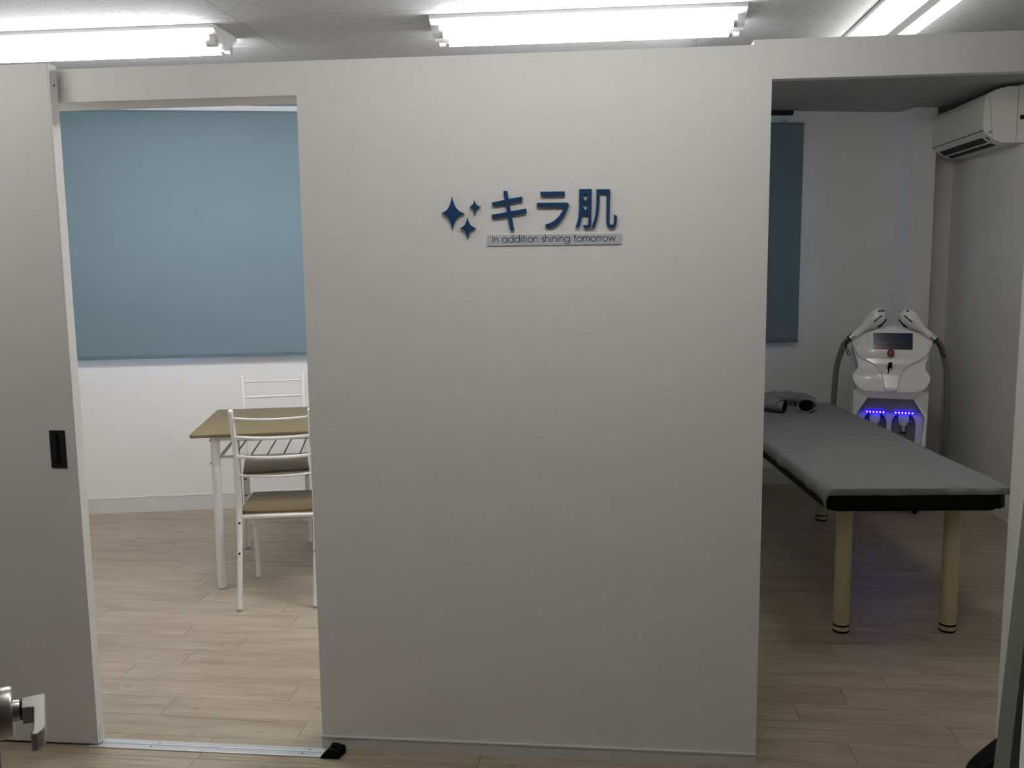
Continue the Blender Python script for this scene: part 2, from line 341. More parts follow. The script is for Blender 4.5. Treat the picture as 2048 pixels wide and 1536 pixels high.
# other walls
tag(MB().box(2.27, 2.40, -1.75, 6.75, 0, ZC+0.03).build('wall_right', WALL), 'white right-hand wall that carries the air conditioner', 'wall', kind='structure')
tag(MB().box(-4.12, -4.0, -1.75, 5.4, 0, ZC+0.03).build('wall_left', WALL), 'white wall at the far left of both rooms', 'wall', kind='structure')
tag(MB().box(-4.0, 2.27, -1.75, -1.6, 0, ZC+0.03).build('wall_rear', LOWBOUNCE), 'unseen wall behind the viewpoint, dark taupe to cut bounce light', 'wall', kind='structure')
tag(MB().box(-4.0, -0.45, 0.20, 0.32, 0, ZC+0.002).build('wall_entry_left', LOWBOUNCE), 'unseen wall on the left of the entrance, dark taupe to cut bounce light', 'wall', kind='structure')
tag(MB().box(0.54, 2.27, 0.92, 1.20, 0, ZC+0.002).build('wall_entry_right', WALL), 'white wall end at the right of the entrance beside the grey curtain', 'wall', kind='structure')
co = MB().box(3.305, 3.455, 5.615, E_BACK, 0, ZC+0.002).build('wall_corner', WALL); co.rotation_euler = (0, 0, A)
tag(co, 'boxed white column in the far corner behind the machine', 'column', kind='structure')
CT = lambda y: 1.5 + 0.213*y                                     # unseen divider's top, sloped to block lamp spill while staying out of view
tag(MB().prism([[(Y1, 0), (6.12, 0), (6.12, ZC+0.002), (4.45, ZC+0.002), (Y1, CT(Y1))]], lambda a, b, d: (d, a, b), 0.375, 0.437).build('wall_middle', WALL),
    'unseen white wall dividing consultation and treatment rooms, shaped to block lamp spill', 'wall', kind='structure')

# sliding door hung in front of the partition
d1 = empty('door_1', (-1.601, 2.59, 0.008), 0, 'white sliding door pushed to the left of its doorway', 'door'); d1['kind'] = 'structure'
MB().box(-0.92, -0.004, 0, 0.04, 0, 2.078, 0.0015).build('leaf', DOORW, d1)
MB().box(-0.004, 0.0, 0.001, 0.039, 0.001, 2.077).build('edge_band', DOORE, d1)
pl = MB().prism([rect(-0.082, -0.033, 0.892, 1.007), rect(-0.063, -0.050, 0.903, 0.998)], lambda a, b, d: (a, d, b), -0.003, 0.0).build('pull_plate', BRONZE, d1); tag(pl, 'dark bronze flush pull')
MB().box(-0.063, -0.050, -0.0012, 0.0, 0.903, 0.998).build('pull_recess', BLACKR, pl)
MB().lathe([(0.0035, -0.0006), (0.0035, 0.0006)], (0.0004, 0.022, 2.020), 12, 'x').build('screw_hole', SCREW, d1)
MB().prism([[(0.010, 0.008), (0.026, 0.008), (0.026, 0.05)] + arc((0.018, 0.05), 0.008, 0, PI, 8) + [(0.010, 0.05)], [(0.0125, 0.011), (0.0235, 0.011), (0.0235, 0.05)] + arc((0.018, 0.05), 0.0055, 0, PI, 8) + [(0.0125, 0.05)]],
    lambda a, b, d: (d, a, b), -0.0005, 0.0008).build('guide_slot', SOCK, d1)
# floor track and stop
tr = empty('floor_track', (-1.23, 2.608, 0), 0, 'narrow aluminium track on the floor under the sliding door', 'track')
MB().box(-0.40, 0.362, -0.026, -0.003, 0, 0.004, 0.001).build('rail', ALU, tr)
MB().box(-0.40, 0.362, 0.003, 0.026, 0, 0.004, 0.001).build('rail', ALU, tr)
MB().box(-0.40, 0.362, -0.003, 0.003, 0, 0.0012).build('groove', SOCK, tr)
for x in (-0.19, 0.30):
    for y in (-0.013, 0.013): MB().lathe([(0.003, 0.0), (0.003, 0.0006)], (x + y*0.6, y, 0.004), 10).build('screw', SCREW, tr)
st = empty('door_stop', (-0.843, 2.600, 0), 0, 'small black rubber door stop at the right end of the floor track', 'door stop')
MB().prism([[(-0.028, 0), (0.030, 0), (0.030, 0.022), (0.004, 0.030), (-0.010, 0.026), (-0.024, 0.010)]], lambda a, b, d: (a + d*0.25, d, b), -0.022, 0.022).build('wedge', BLACKR, st)
MB().box(-0.004, 0.012, -0.005, 0.012, 0.024, 0.036, 0.002).build('knob', BLACKR, st)
# dark catch plate on the right jamb
cp = MB().box(1.1745, 1.179, Y0-0.004, Y0+0.012, 1.21, 1.37).build('catch_plate', BRONZE)
tag(cp, 'thin dark plate on the right jamb of the treatment room opening', 'plate')

# ================================================================== LAMPS
def lamp(name, loc, rz, length, tubemat, label):
    r = empty(name, loc, rz, label, 'light', 'fluorescent ceiling lamps'); h = length/2
    prof = [(-0.118, 0), (0.118, 0), (0.116, -0.014), (0.022, -0.066), (-0.022, -0.066), (-0.116, -0.014)]
    MB().prism([prof], lambda a, b, d: (d, a, b), -h, h).build('housing', LAMPW, r)
    for e in (-1, 1):
        MB().prism([prof], lambda a, b, d: (d, a*1.01, b*1.01), e*h, e*(h+0.003)).lathe([(0.006, 0), (0.006, 0.002)], (e*(h+0.003)-(0.001), 0, -0.035), 10, 'x').build('end_plate', LAMPW, r)
    for y in (-0.072, 0.072):
        t = MB().cyl((-h+0.045, y, -0.062), (h-0.045, y, -0.062), 0.0150, 16).build('tube', tubemat, r, 40)
        for e in (-1, 1):
            MB().cyl((e*(h-0.045), y, -0.062), (e*(h-0.030), y, -0.062), 0.0152, 16).build('tube_cap', METAL, t, 40)
            x0 = e*(h-0.030); x1 = e*(h-0.004)
            sk = MB().prism([[(y-0.013, -0.030), (y+0.013, -0.030), (y+0.016, -0.062)] + [(y+0.016*math.cos(q), -0.062-0.016*math.sin(q)) for q in (0.5, 1.0, 1.57, 2.1, 2.6)] + [(y-0.016, -0.062)]], lambda a, b, d: (d, a, b), min(x0, x1), max(x0, x1)).build('socket', SOCK, r)
            MB().sphere((e*(h-0.055), y*0.72, -0.055), 0.007).build('starter', SOCK, sk, 60)
    return r
lamp('fluorescent_lamp', (-0.086, 3.755, ZC), 0, 1.195, T_REAR, 'twin-tube fluorescent lamp above the middle of the partition')
lamp('fluorescent_lamp', (-2.149, 3.755, ZC), 0, 1.195, T_REAR, 'twin-tube fluorescent lamp cut by the left edge of the picture')
lamp('fluorescent_lamp', (1.120, 3.925, ZC), PI/2, 1.195, T_TREAT, 'twin-tube fluorescent lamp running away from the viewer at upper right')
lamp('fluorescent_lamp', (-0.086, 1.68, ZC), 0, 1.195, T_FRONT, 'twin-tube fluorescent lamp on the front room ceiling before the sign')
lamp('fluorescent_lamp', (-2.149, 1.68, ZC), 0, 1.195, T_FRONT, 'twin-tube fluorescent lamp on the front room ceiling before the sliding door')

# ================================================================== WALL SIGN
SIGN = {
'star_big': [[(-0.4423, 1.69), (-0.4402, 1.6796), (-0.4372, 1.6704), (-0.4333, 1.6624), (-0.4284, 1.6557), (-0.4225, 1.6502), (-0.4156, 1.646), (-0.4078, 1.643), (-0.4156, 1.6405), (-0.4225, 1.6366), (-0.4284, 1.6313), (-0.4333, 1.6248), (-0.4373, 1.6168), (-0.4404, 1.6076), (-0.4425, 1.5969), (-0.4442, 1.6077), (-0.4469, 1.6172), (-0.4503, 1.6253), (-0.4546, 1.6322), (-0.4597, 1.6378), (-0.4657, 1.6421), (-0.4725, 1.6452), (-0.4657, 1.6477), (-0.4597, 1.6515), (-0.4545, 1.6566), (-0.4502, 1.663), (-0.4467, 1.6707), (-0.4441, 1.6797)]] ,
'star_mid': [[(-0.3991, 1.6311), (-0.3977, 1.6246), (-0.3957, 1.6188), (-0.3931, 1.6139), (-0.3898, 1.6097), (-0.3858, 1.6064), (-0.3812, 1.6038), (-0.376, 1.602), (-0.3813, 1.6002), (-0.3859, 1.5975), (-0.3899, 1.5938), (-0.3933, 1.5893), (-0.396, 1.584), (-0.3981, 1.5777), (-0.3996, 1.5705), (-0.4007, 1.5777), (-0.4025, 1.584), (-0.4048, 1.5895), (-0.4077, 1.5941), (-0.4111, 1.5978), (-0.4152, 1.6007), (-0.4198, 1.6026), (-0.4152, 1.6043), (-0.4111, 1.6067), (-0.4075, 1.61), (-0.4046, 1.6141), (-0.4022, 1.6189), (-0.4003, 1.6246)]] ,
'star_small': [[(-0.378, 1.6798), (-0.377, 1.6757), (-0.3756, 1.6721), (-0.3736, 1.6689), (-0.3713, 1.6663), (-0.3685, 1.6641), (-0.3653, 1.6625), (-0.3616, 1.6613), (-0.3652, 1.6599), (-0.3684, 1.6577), (-0.3712, 1.6549), (-0.3735, 1.6514), (-0.3753, 1.6471), (-0.3767, 1.6422), (-0.3777, 1.6365), (-0.3785, 1.6422), (-0.3798, 1.6472), (-0.3814, 1.6515), (-0.3834, 1.6551), (-0.3858, 1.6581), (-0.3886, 1.6603), (-0.3918, 1.6618), (-0.3886, 1.6629), (-0.3859, 1.6644), (-0.3835, 1.6665), (-0.3816, 1.6691), (-0.38, 1.6721), (-0.3788, 1.6757)]] ,
'ki': [[(-0.2947, 1.7035), (-0.2842, 1.7038), (-0.2803, 1.6816), (-0.2617, 1.6839), (-0.2418, 1.6868), (-0.2408, 1.6765), (-0.2596, 1.6731), (-0.2785, 1.6707), (-0.2746, 1.6473), (-0.2538, 1.6496), (-0.231, 1.6536), (-0.2295, 1.6433), (-0.2525, 1.6393), (-0.2728, 1.6369), (-0.2655, 1.5954), (-0.2761, 1.5936), (-0.2839, 1.6349), (-0.304, 1.6312), (-0.328, 1.628), (-0.329, 1.6381), (-0.3053, 1.6413), (-0.2857, 1.6453), (-0.2896, 1.6687), (-0.3091, 1.6658), (-0.3264, 1.6634), (-0.3279, 1.6727), (-0.309, 1.675), (-0.2914, 1.6796)]] ,
'ra': [[(-0.1898, 1.6993), (-0.1218, 1.6991), (-0.1213, 1.6883), (-0.1894, 1.6885)], [(-0.2005, 1.6688), (-0.1159, 1.6683), (-0.1093, 1.6636), (-0.111, 1.6596), (-0.1162, 1.6447), (-0.1226, 1.6318), (-0.1302, 1.621), (-0.139, 1.6122), (-0.149, 1.6055), (-0.1602, 1.6009), (-0.1726, 1.5983), (-0.1781, 1.6076), (-0.1781, 1.6076), (-0.1671, 1.6107), (-0.1572, 1.6151), (-0.1484, 1.6209), (-0.1405, 1.6281), (-0.1337, 1.6366), (-0.1279, 1.6464), (-0.1231, 1.6576), (-0.2001, 1.6579)]] ,
'hada1': [[(-0.0808, 1.7047), (-0.046, 1.7041), (-0.0468, 1.6482), (-0.0476, 1.6024), (-0.0504, 1.5975), (-0.0668, 1.5967), (-0.0701, 1.6049), (-0.0586, 1.605), (-0.0561, 1.6074), (-0.0555, 1.6349), (-0.073, 1.6352), (-0.0744, 1.6217), (-0.0783, 1.6069), (-0.0838, 1.597), (-0.0914, 1.6009), (-0.0865, 1.6124), (-0.0832, 1.6273), (-0.0812, 1.6488)], [(-0.0639, 1.6942), (-0.0547, 1.6828), (-0.064, 1.6722), (-0.073, 1.6831)], [(-0.064, 1.6674), (-0.0547, 1.6567), (-0.064, 1.6464), (-0.073, 1.657)]] ,
'hada2': [[(-0.0329, 1.7033), (0.0053, 1.7025), (0.0046, 1.6473), (0.0042, 1.6097), (0.0063, 1.6053), (0.0101, 1.6044), (0.014, 1.6068), (0.0161, 1.6149), (0.0155, 1.6332), (0.0245, 1.6287), (0.0243, 1.6147), (0.0221, 1.604), (0.0172, 1.5981), (0.0074, 1.5961), (-0.0013, 1.5989), (-0.0045, 1.6057), (-0.0051, 1.6152), (-0.0047, 1.6936), (-0.0237, 1.694), (-0.0242, 1.664), (-0.0264, 1.6398), (-0.0313, 1.617), (-0.0394, 1.5957), (-0.0463, 1.6002), (-0.0394, 1.6184), (-0.0351, 1.6399), (-0.0332, 1.6668)]] ,
}
def sign_piece(name, loops_list, label, group, cat):
    c = loops_list[0][0]; cx = sum(p[0] for p in c)/len(c); cz = min(p[1] for lp in loops_list for p in lp[0])
    r = empty(name, (cx, Y0, cz), 0, label, cat, group)
    for lp in loops_list:
        MB().prism([[(a-cx, b-cz) for a, b in l] for l in lp], lambda a, b, d: (a, d, b), -0.012, -0.0005).build('cut_out', BLUE, r)
    return r
def sign_one(name, lp, label, group, cat):
    c = lp[0]; cx = sum(p[0] for p in c)/len(c); cz = min(p[1] for p in c)
    o = MB().prism([[(a-cx, b-cz) for a, b in l] for l in lp], lambda a, b, d: (a, d, b), -0.012, -0.0005).build(name, BLUE)
    o.location = (cx, Y0, cz); return tag(o, label, cat, group)
GS = 'blue cut-out stars of the wall sign'; GL = 'blue cut-out characters of the wall sign'
sign_one('sign_star', SIGN['star_big'], 'largest blue four-pointed star on the wall sign', GS, 'star')
sign_one('sign_star', SIGN['star_mid'], 'lower blue four-pointed star, middle in size, on the wall sign', GS, 'star')
sign_one('sign_star', SIGN['star_small'], 'smallest blue four-pointed star, upper right of the three', GS, 'star')
sign_one('sign_character', SIGN['ki'], 'blue cut-out katakana キ next to the stars', GL, 'letter')
sign_piece('sign_character', [[SIGN['ra'][0]], [SIGN['ra'][1]]], 'blue cut-out katakana ラ in the middle of the sign', GL, 'letter')
sign_piece('sign_character', [SIGN['hada1'], SIGN['hada2']], 'blue cut-out kanji 肌 with two diamond holes at the right of the sign', GL, 'letter')
# tagline plate with geometric lettering
tp = empty('tagline_plate', (-0.1536, Y0, 1.5508), 0, 'grey strip under the sign reading In addition shining tomorrow', 'sign')
MB().box(-0.1905, 0.1905, -0.004, -0.0005, 0, 0.0300).build('plate', PLATE, tp)
def circ(cx, cy, r, a0=0, a1=2*PI, n=22): return [(cx+r*math.cos(a0+(a1-a0)*i/n), cy+r*math.sin(a0+(a1-a0)*i/n)) for i in range(n+1)]
def arch(x, w): return [(x, 0.55)] + circ(x+w/2, 1-w/2, w/2, PI, 0, 12) + [(x+w, 0)]
GL_ = {
 'I': (0.42, [[(0.1, 0), (0.1, 1.5)]]),
 'n': (1.08, [[(0.1, 0), (0.1, 1)], arch(0.1, 0.72)]),
 'h': (1.08, [[(0.1, 0), (0.1, 1.55)], arch(0.1, 0.72)]),
 'm': (1.62, [[(0.1, 0), (0.1, 1)], arch(0.1, 0.63), arch(0.73, 0.63)]),
 'a': (1.32, [circ(0.58, 0.5, 0.5), [(1.1, 0), (1.1, 1)]]),
 'd': (1.32, [circ(0.58, 0.5, 0.5), [(1.1, 0), (1.1, 1.55)]]),
 'i': (0.42, [[(0.12, 0), (0.12, 1)], [(0.12, 1.30), (0.12, 1.44)]]),
 't': (0.60, [[(0.22, 0), (0.22, 1.40)], [(0.0, 1.0), (0.46, 1.0)]]),
 'o': (1.26, [circ(0.58, 0.5, 0.5)]),
 's': (0.76, [circ(0.33, 0.74, 0.25, 0.5, PI*1.5, 12)[:-1] + circ(0.33, 0.25, 0.25, PI/2, -PI*0.85, 12)]),
 'g': (1.32, [circ(0.58, 0.5, 0.5), [(1.1, 1)] + [(1.1, 0.0)] + circ(0.62, 0.0, 0.48, 0, -PI*0.9, 14)]),
 'r': (0.62, [[(0.1, 0), (0.1, 1)], [(0.1, 0.6)] + circ(0.44, 0.62, 0.34, PI, PI*0.42, 8)]),
 'w': (1.42, [[(0.02, 1), (0.36, 0.04), (0.70, 0.98), (1.04, 0.04), (1.38, 1)]]),
 ' ': (0.62, [])}
txt = 'In addition shining tomorrow'
tot = sum(GL_[c][0] for c in txt); XH = 0.350/tot; lt = MB(); cur = -0.1760; SW = 0.080
for ch in txt:
    adv, sts = GL_[ch]
    sts = [q for st_ in sts for q in ([st_[k:k+2] for k in range(len(st_)-1)] if ch == 'w' else [st_])]
    for s_ in sts:
        P = [Vector((p[0], p[1])) for p in s_]; m = len(P); vs = []; closed = (P[0]-P[-1]).length < 1e-4
        for i in range(m):
            if closed: t = P[(i+1) % (m-1)] - P[(i-1) % (m-1)]
            else: t = P[min(i+1, m-1)] - P[max(i-1, 0)]
            t.normalize(); nn = Vector((-t.y, t.x))*SW
            for q in (P[i]+nn, P[i]-nn): vs.append((cur+q.x*XH, -0.0046, 0.0090+q.y*XH))
        lt.add(vs, [(2*i, 2*i+1, 2*i+3, 2*i+2) for i in range(m-1)])
    cur += adv*XH
lt.build('lettering', BLUESIDE, tp)

# ================================================================== BLINDS
def blind(s0, s1, z0, z1, label, rail):
    r = empty('roller_blind', EP((s0+s1)/2, E_BACK-0.055, z0), A, label, 'blind', 'roller blinds on the back wall'); h = (s1-s0)/2; H = z1-z0
    MB().box(-h, h, -0.0015, 0.0015, 0.022, H-0.004).build('fabric', BLIND, r)
    MB().box(-h, h, -0.005, 0.005, 0, 0.022, 0.002).build('hem_bar', BLINDHEM, r)
    MB().box(-h, h, -0.003, 0.012, H-0.012, H, 0.001).build('top_strip', BLINDHEM, r)
    for x in (-h+0.12, h-0.12): MB().box(x-0.012, x+0.012, 0.012, 0.055, H-0.012, H+0.02, 0.001).build('bracket', FRAMEW, r)
    if rail: MB().box(-h, h-0.07, 0.0, 0.05, ZC-z0-0.030, ZC-z0-0.004, 0.002).build('head_rail', DARK, r)
blind(-2.75, 0.14, 0.957, 2.412, 'large blue-grey roller blind pulled down in the consultation room', False)
blind(1.58, 2.63, 0.965, 2.370, 'dark roller blind half hidden by the partition in the treatment room', True)

# ================================================================== TABLE
tb = empty('dining_table', (-1.885, 3.93, 0), math.radians(14), 'beige-topped table with white metal legs and wire rack', 'table')
TL, TD, TZ = 1.10, 0.735, 0.750
MB().box(0, TL, 0, TD, TZ-0.020, TZ, 0.007).build('tabletop', TABLETOP, tb, 40)
lp = [(0.10, 0.062), (0.10, 0.655), (TL-0.10, 0.062), (TL-0.10, 0.655)]
for (x, y) in lp:
    lg = MB().cyl((x, y, 0.006), (x, y, TZ-0.020), 0.0205, 18).build('leg', WMETAL, tb, 40)
    MB().cyl((x, y, 0), (x, y, 0.006), 0.0195, 18).build('foot_cap', CAPG, lg, 40)
    MB().lathe([(0.006, -0.003), (0.006, 0.003)], (x-0.0205, y, TZ-0.042), 10, 'x').build('bolt', SCREW, lg)
    MB().lathe([(0.006, -0.003), (0.006, 0.003)], (x-0.0205, y, 0.60), 10, 'x').build('bolt', SCREW, lg)
for (x, _) in (lp[0], lp[2]):
    MB().box(x-0.010, x+0.010, 0.075, 0.645, TZ-0.045, TZ-0.021).build('apron', WMETAL, tb)
    MB().cyl((x, 0.062, 0.605), (x, 0.655, 0.605), 0.009).build('side_rail', WMETAL, tb, 40)
    MB().cyl((x, 0.075, 0.625), (x, 0.19, TZ-0.045), 0.007).build('brace', WMETAL, tb, 40)
    MB().cyl((x, 0.642, 0.625), (x, 0.53, TZ-0.045), 0.007).build('brace', WMETAL, tb, 40)
    for y in (0.14, 0.19): MB().cyl((x, y, TZ-0.03), (x, y, 0.672 if y < 0.15 else 0.70), 0.005).build('brace_pin', WMETAL, tb, 40)
for y in (0.062, 0.655): MB().box(0.11, TL-0.11, y-0.008, y+0.008, TZ-0.045, TZ-0.021).build('long_apron', WMETAL, tb)
MB().cyl((0.10, 0.17, 0.606), (TL-0.10, 0.17, 0.606), 0.006).build('rack_rail', WMETAL, tb, 40)
MB().cyl((0.10, 0.60, 0.606), (TL-0.10, 0.60, 0.606), 0.006).build('rack_rail', WMETAL, tb, 40)
for i in range(11):
    x = 0.17 + i*0.076
    MB().cyl((x, 0.15, 0.613), (x, 0.62, 0.613), 0.0035, 8).build('rack_bar', CAPG, tb, 40)

# ================================================================== CHAIRS
def chair(label):
    c = empty('dining_chair', (0, 0, 0), 0, label, 'chair', 'chairs at the table'); W = 0.165      # back at y=0, seat towards +y
    for sx in (-1, 1):
        x = sx*W
        P = smooth_path([(x, -0.030, 0.008), (x, 0.024, 0.22), (x, 0.066, 0.40), (x, 0.072, 0.50), (x, 0.044, 0.70), (x*1.02, 0.000, 0.880)], 5)
        p = MB().tube(P, 0.0115, 12).sphere(P[-1], 0.0125, 12, 8).build('back_post', WMETAL, c, 50)
        MB().cyl((x, -0.030, 0), (x, -0.030, 0.008), 0.0112, 12).build('foot_cap', CAPG, p, 40)
        for z, y in ((0.375, 0.061), (0.245, 0.030)): MB().lathe([(0.0055, -0.003), (0.0055, 0.003)], (x, y-0.0115, z), 10, 'y').build('bolt', SCREW, p)
        f = MB().tube([(x*0.98, 0.405, 0.008), (x*0.98, 0.395, 0.22), (x*0.98, 0.390, 0.402)], 0.0110, 12).build('front_leg', WMETAL, c, 50)
        MB().cyl((x*0.98, 0.405, 0), (x*0.98, 0.405, 0.008), 0.0108, 12).build('foot_cap', CAPG, f, 40)
        MB().cyl((x, 0.066, 0.398), (x, 0.390, 0.398), 0.009, 10).build('seat_rail', WMETAL, c, 40)
        MB().cyl((x, 0.036, 0.250), (x, 0.150, 0.392), 0.0055, 8).build('brace', WMETAL, c, 40)
        MB().cyl((x, 0.394, 0.250), (x, 0.285, 0.392), 0.0055, 8).build('brace', WMETAL, c, 40)
        for z in (0.380, 0.290): MB().lathe([(0.0055, -0.003), (0.0055, 0.003)], (x*0.98, 0.405, z), 10, 'y').build('bolt', SCREW, f)
    for y in (0.067, 0.395): MB().cyl((-W, y, 0.398), (W, y, 0.398), 0.0095, 10).build('cross_rail', WMETAL, c, 40)
    MB().cyl((-W, 0.392, 0.29), (W, 0.392, 0.29), 0.006, 10).build('front_stretcher', WMETAL, c, 40)
    MB().box(-0.172, 0.172, 0.078, 0.432, 0.408, 0.423, 0.005).build('seat', SEATW, c, 40)
    for z, y, rr in ((0.852, 0.008, 0.0055), (0.766, 0.029, 0.0075), (0.676, 0.049, 0.0075), (0.590, 0.062, 0.0055)):
        MB().tube([(W*1.01*t/6, y-0.032*(1-(t/6)**2), z - 0.004*(1-(t/6)**2)) for t in range(-6, 7)], rr, 10).build('back_rail', WMETAL, c, 50)
    return c
c1 = chair('white metal dining chair on the near side of the table, its back to the viewer')
c1.location = (-1.449, 3.798, 0); c1.rotation_euler = (0, 0, math.radians(11))
c2 = copy_tree(c1); c2['label'] = 'white metal dining chair on the far side of the table, against the wall'
ang = math.radians(20); fl0 = Vector((-1.775, 4.665, 0))         # middle of its front feet
c2.rotation_euler = (0, 0, ang+PI); back = fl0 + Vector((-math.sin(ang), math.cos(ang), 0))*0.410 + Vector((0.012, 0.004, 0))
c2.location = back

# ================================================================== MASSAGE BED
BR = math.radians(4.8)
bd = empty('massage_bed', (1.175, 3.56, 0), BR, 'black padded massage bed on four round cream legs', 'bed')
BW, BL, BZ0, BZ1 = 0.345, 2.10, 0.542, 0.632
MB().prism([[(-BW+0.03, 0), (BW-0.03, 0), (BW, 0.03), (BW, BL-0.08), (BW-0.08, BL), (-BW+0.08, BL), (-BW, BL-0.08), (-BW, 0.03)]], lambda a, b, d: (a*(0.985 if d < BZ0+0.001 or d > BZ1-0.001 else 1), b, d), BZ0+0.012, BZ1).build('pad', LEATHER, bd, 30)
MB().prism([[(-BW+0.05, 0.02), (BW-0.05, 0.02), (BW-0.02, 0.05), (BW-0.02, BL-0.1), (BW-0.1, BL-0.02), (-BW+0.1, BL-0.02), (-BW+0.02, BL-0.1), (-BW+0.02, 0.05)]], lambda a, b, d: (a, b, d), BZ0, BZ0+0.0125).build('base_board', LEATHER, bd)
for x in (-0.216, 0.214):
    for y in (0.168, 1.80):
        l_ = MB().cyl((x, y, 0.034), (x, y, BZ0), 0.0315, 28).build('leg', CREAM, bd, 40)
        MB().lathe([(0.0325, 0.026), (0.0325, 0.034)], (x, y, 0), 28).build('foot_ring', BLACKR, l_, 40)
        MB().cyl((x, y, 0.009), (x, y, 0.026), 0.0315, 28).build('foot_collar', CREAM, l_, 40)
        MB().lathe([(0.030, 0.0), (0.0325, 0.003), (0.0325, 0.009)], (x, y, 0), 28).build('foot_pad', BLACKR, l_, 40)
# paper sheet over the bed
def hz(x, y): return 0.0016*math.sin(9*x+3.1*y)+0.0011*math.sin(23*x-7*y+1.3)+0.0007*math.sin(41*y+11*x)
sh = MB(); NU, NV = 44, 90; vs = []
for j in range(NV+1):
    for i in range(NU+1):
        u = -0.392 + 0.770*i/NU; v = -0.026 + (BL+0.022)*j/NV
        ou = max(0.0, abs(u)-BW); ov = max(0.0, -v)
        su = 1 if u > 0 else -1
        wob = 0.006*math.sin(13*v)+0.004*math.sin(31*v+1)
        x = su*(BW+0.0035+0.05*ou+max(0, wob)*min(1, ou/0.03)) if ou > 0 else u*1.006
        wv = 0.004*math.sin(17*u)+0.003*math.sin(37*u+2)
        y = -(0.0045+0.12*ov+abs(wv)*min(1, ov/0.02)) if ov > 0 else v
        drop = ou*(1.0 if u < 0 else 0.75)+ov
        if ou > 0 and ov > 0:
            drop = math.hypot(ou, ov)*2.1; x = su*(BW+0.004+0.26*ov); y = -(0.004+0.26*ou)
        cr = 0.006*max(0, 1-ou/0.02)*max(0, 1-ov/0.02)
        # soft shoulder at the edge of the pad
        sd = 0.004*math.exp(-((BW-abs(u))/0.012)**2) if ou == 0 else 0.004
        if ov == 0: sd = max(sd, 0.004*math.exp(-(v/0.012)**2))
        else: sd = 0.004
        vs.append((x, y, BZ1+0.0095+(hz(u, v) if drop == 0 else 0)-sd-drop))
sh.add(vs, [(j*(NU+1)+i, j*(NU+1)+i+1, (j+1)*(NU+1)+i+1, (j+1)*(NU+1)+i) for j in range(NV) for i in range(NU)])
so = sh.build('bed_sheet', SHEET, None, 60); so.location = (1.175, 3.56, 0); so.rotation_euler = (0, 0, BR)
md = so.modifiers.new('thickness', 'SOLIDIFY'); md.thickness = 0.0012; md.offset = 1
tag(so, 'thin grey paper sheet spread over the massage bed with a drooping corner', 'sheet')
# horseshoe face pillow
pw = empty('face_pillow', (1.03, 5.43, BZ1+0.0165), 0, 'horseshoe face pillow wrapped in grey paper at the head of the bed', 'pillow')
hp = smooth_path([(-0.030, -0.150, 0.034), (-0.075, -0.118, 0.036), (-0.118, -0.05, 0.038), (-0.120, 0.04, 0.040), (-0.070, 0.12, 0.042), (0.020, 0.145, 0.042), (0.095, 0.105, 0.041), (0.125, 0.02, 0.039), (0.112, -0.07, 0.037), (0.082, -0.138, 0.034)], 7)
rr = [0.045+0.0022*math.sin(i*0.9)+0.0012*math.sin(i*2.3) for i in range(len(hp))]
rr[0] *= 1.06; rr[-1] *= 1.08
MB().tube(hp, rr, 18, caps=False, flat=0.78, up=(0, 0, 1)).build('paper_cover', SHEET, pw, 50)
MB().tube(hp[1:-1], [q*0.90 for q in rr[1:-1]], 18, flat=0.78, up=(0, 0, 1)).build('cushion', LEATHER, pw, 50)
fr = MB()
for base, dx in (((0.085, -0.142, 0.034), 1), ((-0.04, -0.146, 0.034), -1)):
    for k in range(10):
        a0 = -0.5 + k*0.36; a1 = a0+0.36
        def rim(a, f, g): return (base[0]+dx*0.044*f*math.cos(a), base[1]-g-0.004*math.sin(5*a), base[2]+0.034*f*math.sin(a))
        fr.add([rim(a0, 0.98, 0), rim(a1, 0.98, 0), rim(a1, 1.18, 0.022), rim(a0, 1.18, 0.022)], [(0, 1, 2, 3)])
f_o = fr.build('paper_frill', SHEET, pw); f_o.modifiers.new('thickness', 'SOLIDIFY').thickness = 0.001

# ================================================================== TREATMENT MACHINE
mc = empty('treatment_machine', (1.690, 5.715, 0), math.radians(-14), 'white treatment machine with dark screen, two handpieces and glowing blue sockets', 'machine')
TH = math.radians(24); HB = (-0.205, 0.735)
def HF(px, py): return ((px-1786)*0.00284, (1.112-(py-656)*0.00293-0.735)/math.cos(TH))
def HP(a, b, d): return (a, HB[0]+b*math.sin(TH)-d*math.cos(TH), HB[1]+b*math.cos(TH)+d*math.sin(TH))   # d>0 towards the viewer
def mirror(half): return half + [(1786*2-x, y) for x, y in reversed(half[1:-1])]
def spline2(pts, n=4):
    return [(p.x, p.y) for p in smooth_path([(x, y, 0) for x, y in pts] + [(pts[0][0], pts[0][1], 0)], n)[:-1]]
def puffy(outline, levels, f=HP):
    """levels: list of (scale, d); first is the back, last the front cap"""
    cx = sum(p[0] for p in outline)/len(outline); cy = sum(p[1] for p in outline)/len(outline); n = len(outline); vs = []; fs = []
    for s_, d in levels:
        vs += [f(cx+(x-cx)*s_, cy+(y-cy)*s_, d) for x, y in outline]
    for k in range(len(levels)-1):
        for i in range(n): fs.append((k*n+i, k*n+(i+1) % n, (k+1)*n+(i+1) % n, (k+1)*n+i))
    m = MB().add(vs, fs)
    from mathutils.geometry import tessellate_polygon
    k = (len(levels)-1)*n
    for t in tessellate_polygon([[Vector((x, y, 0)) for x, y in outline]]): m.f.append(tuple(k+i for i in t)); m.f.append(tuple(reversed(t)))
    return m
shield = spline2([HF(*q) for q in mirror([(1786, 656), (1810, 659), (1832, 667), (1850, 677), (1864, 686), (1860, 704), (1855, 722), (1851, 737), (1855, 746), (1861, 755), (1859, 766), (1851, 777), (1836, 784), (1812, 786), (1786, 787)])], 3)
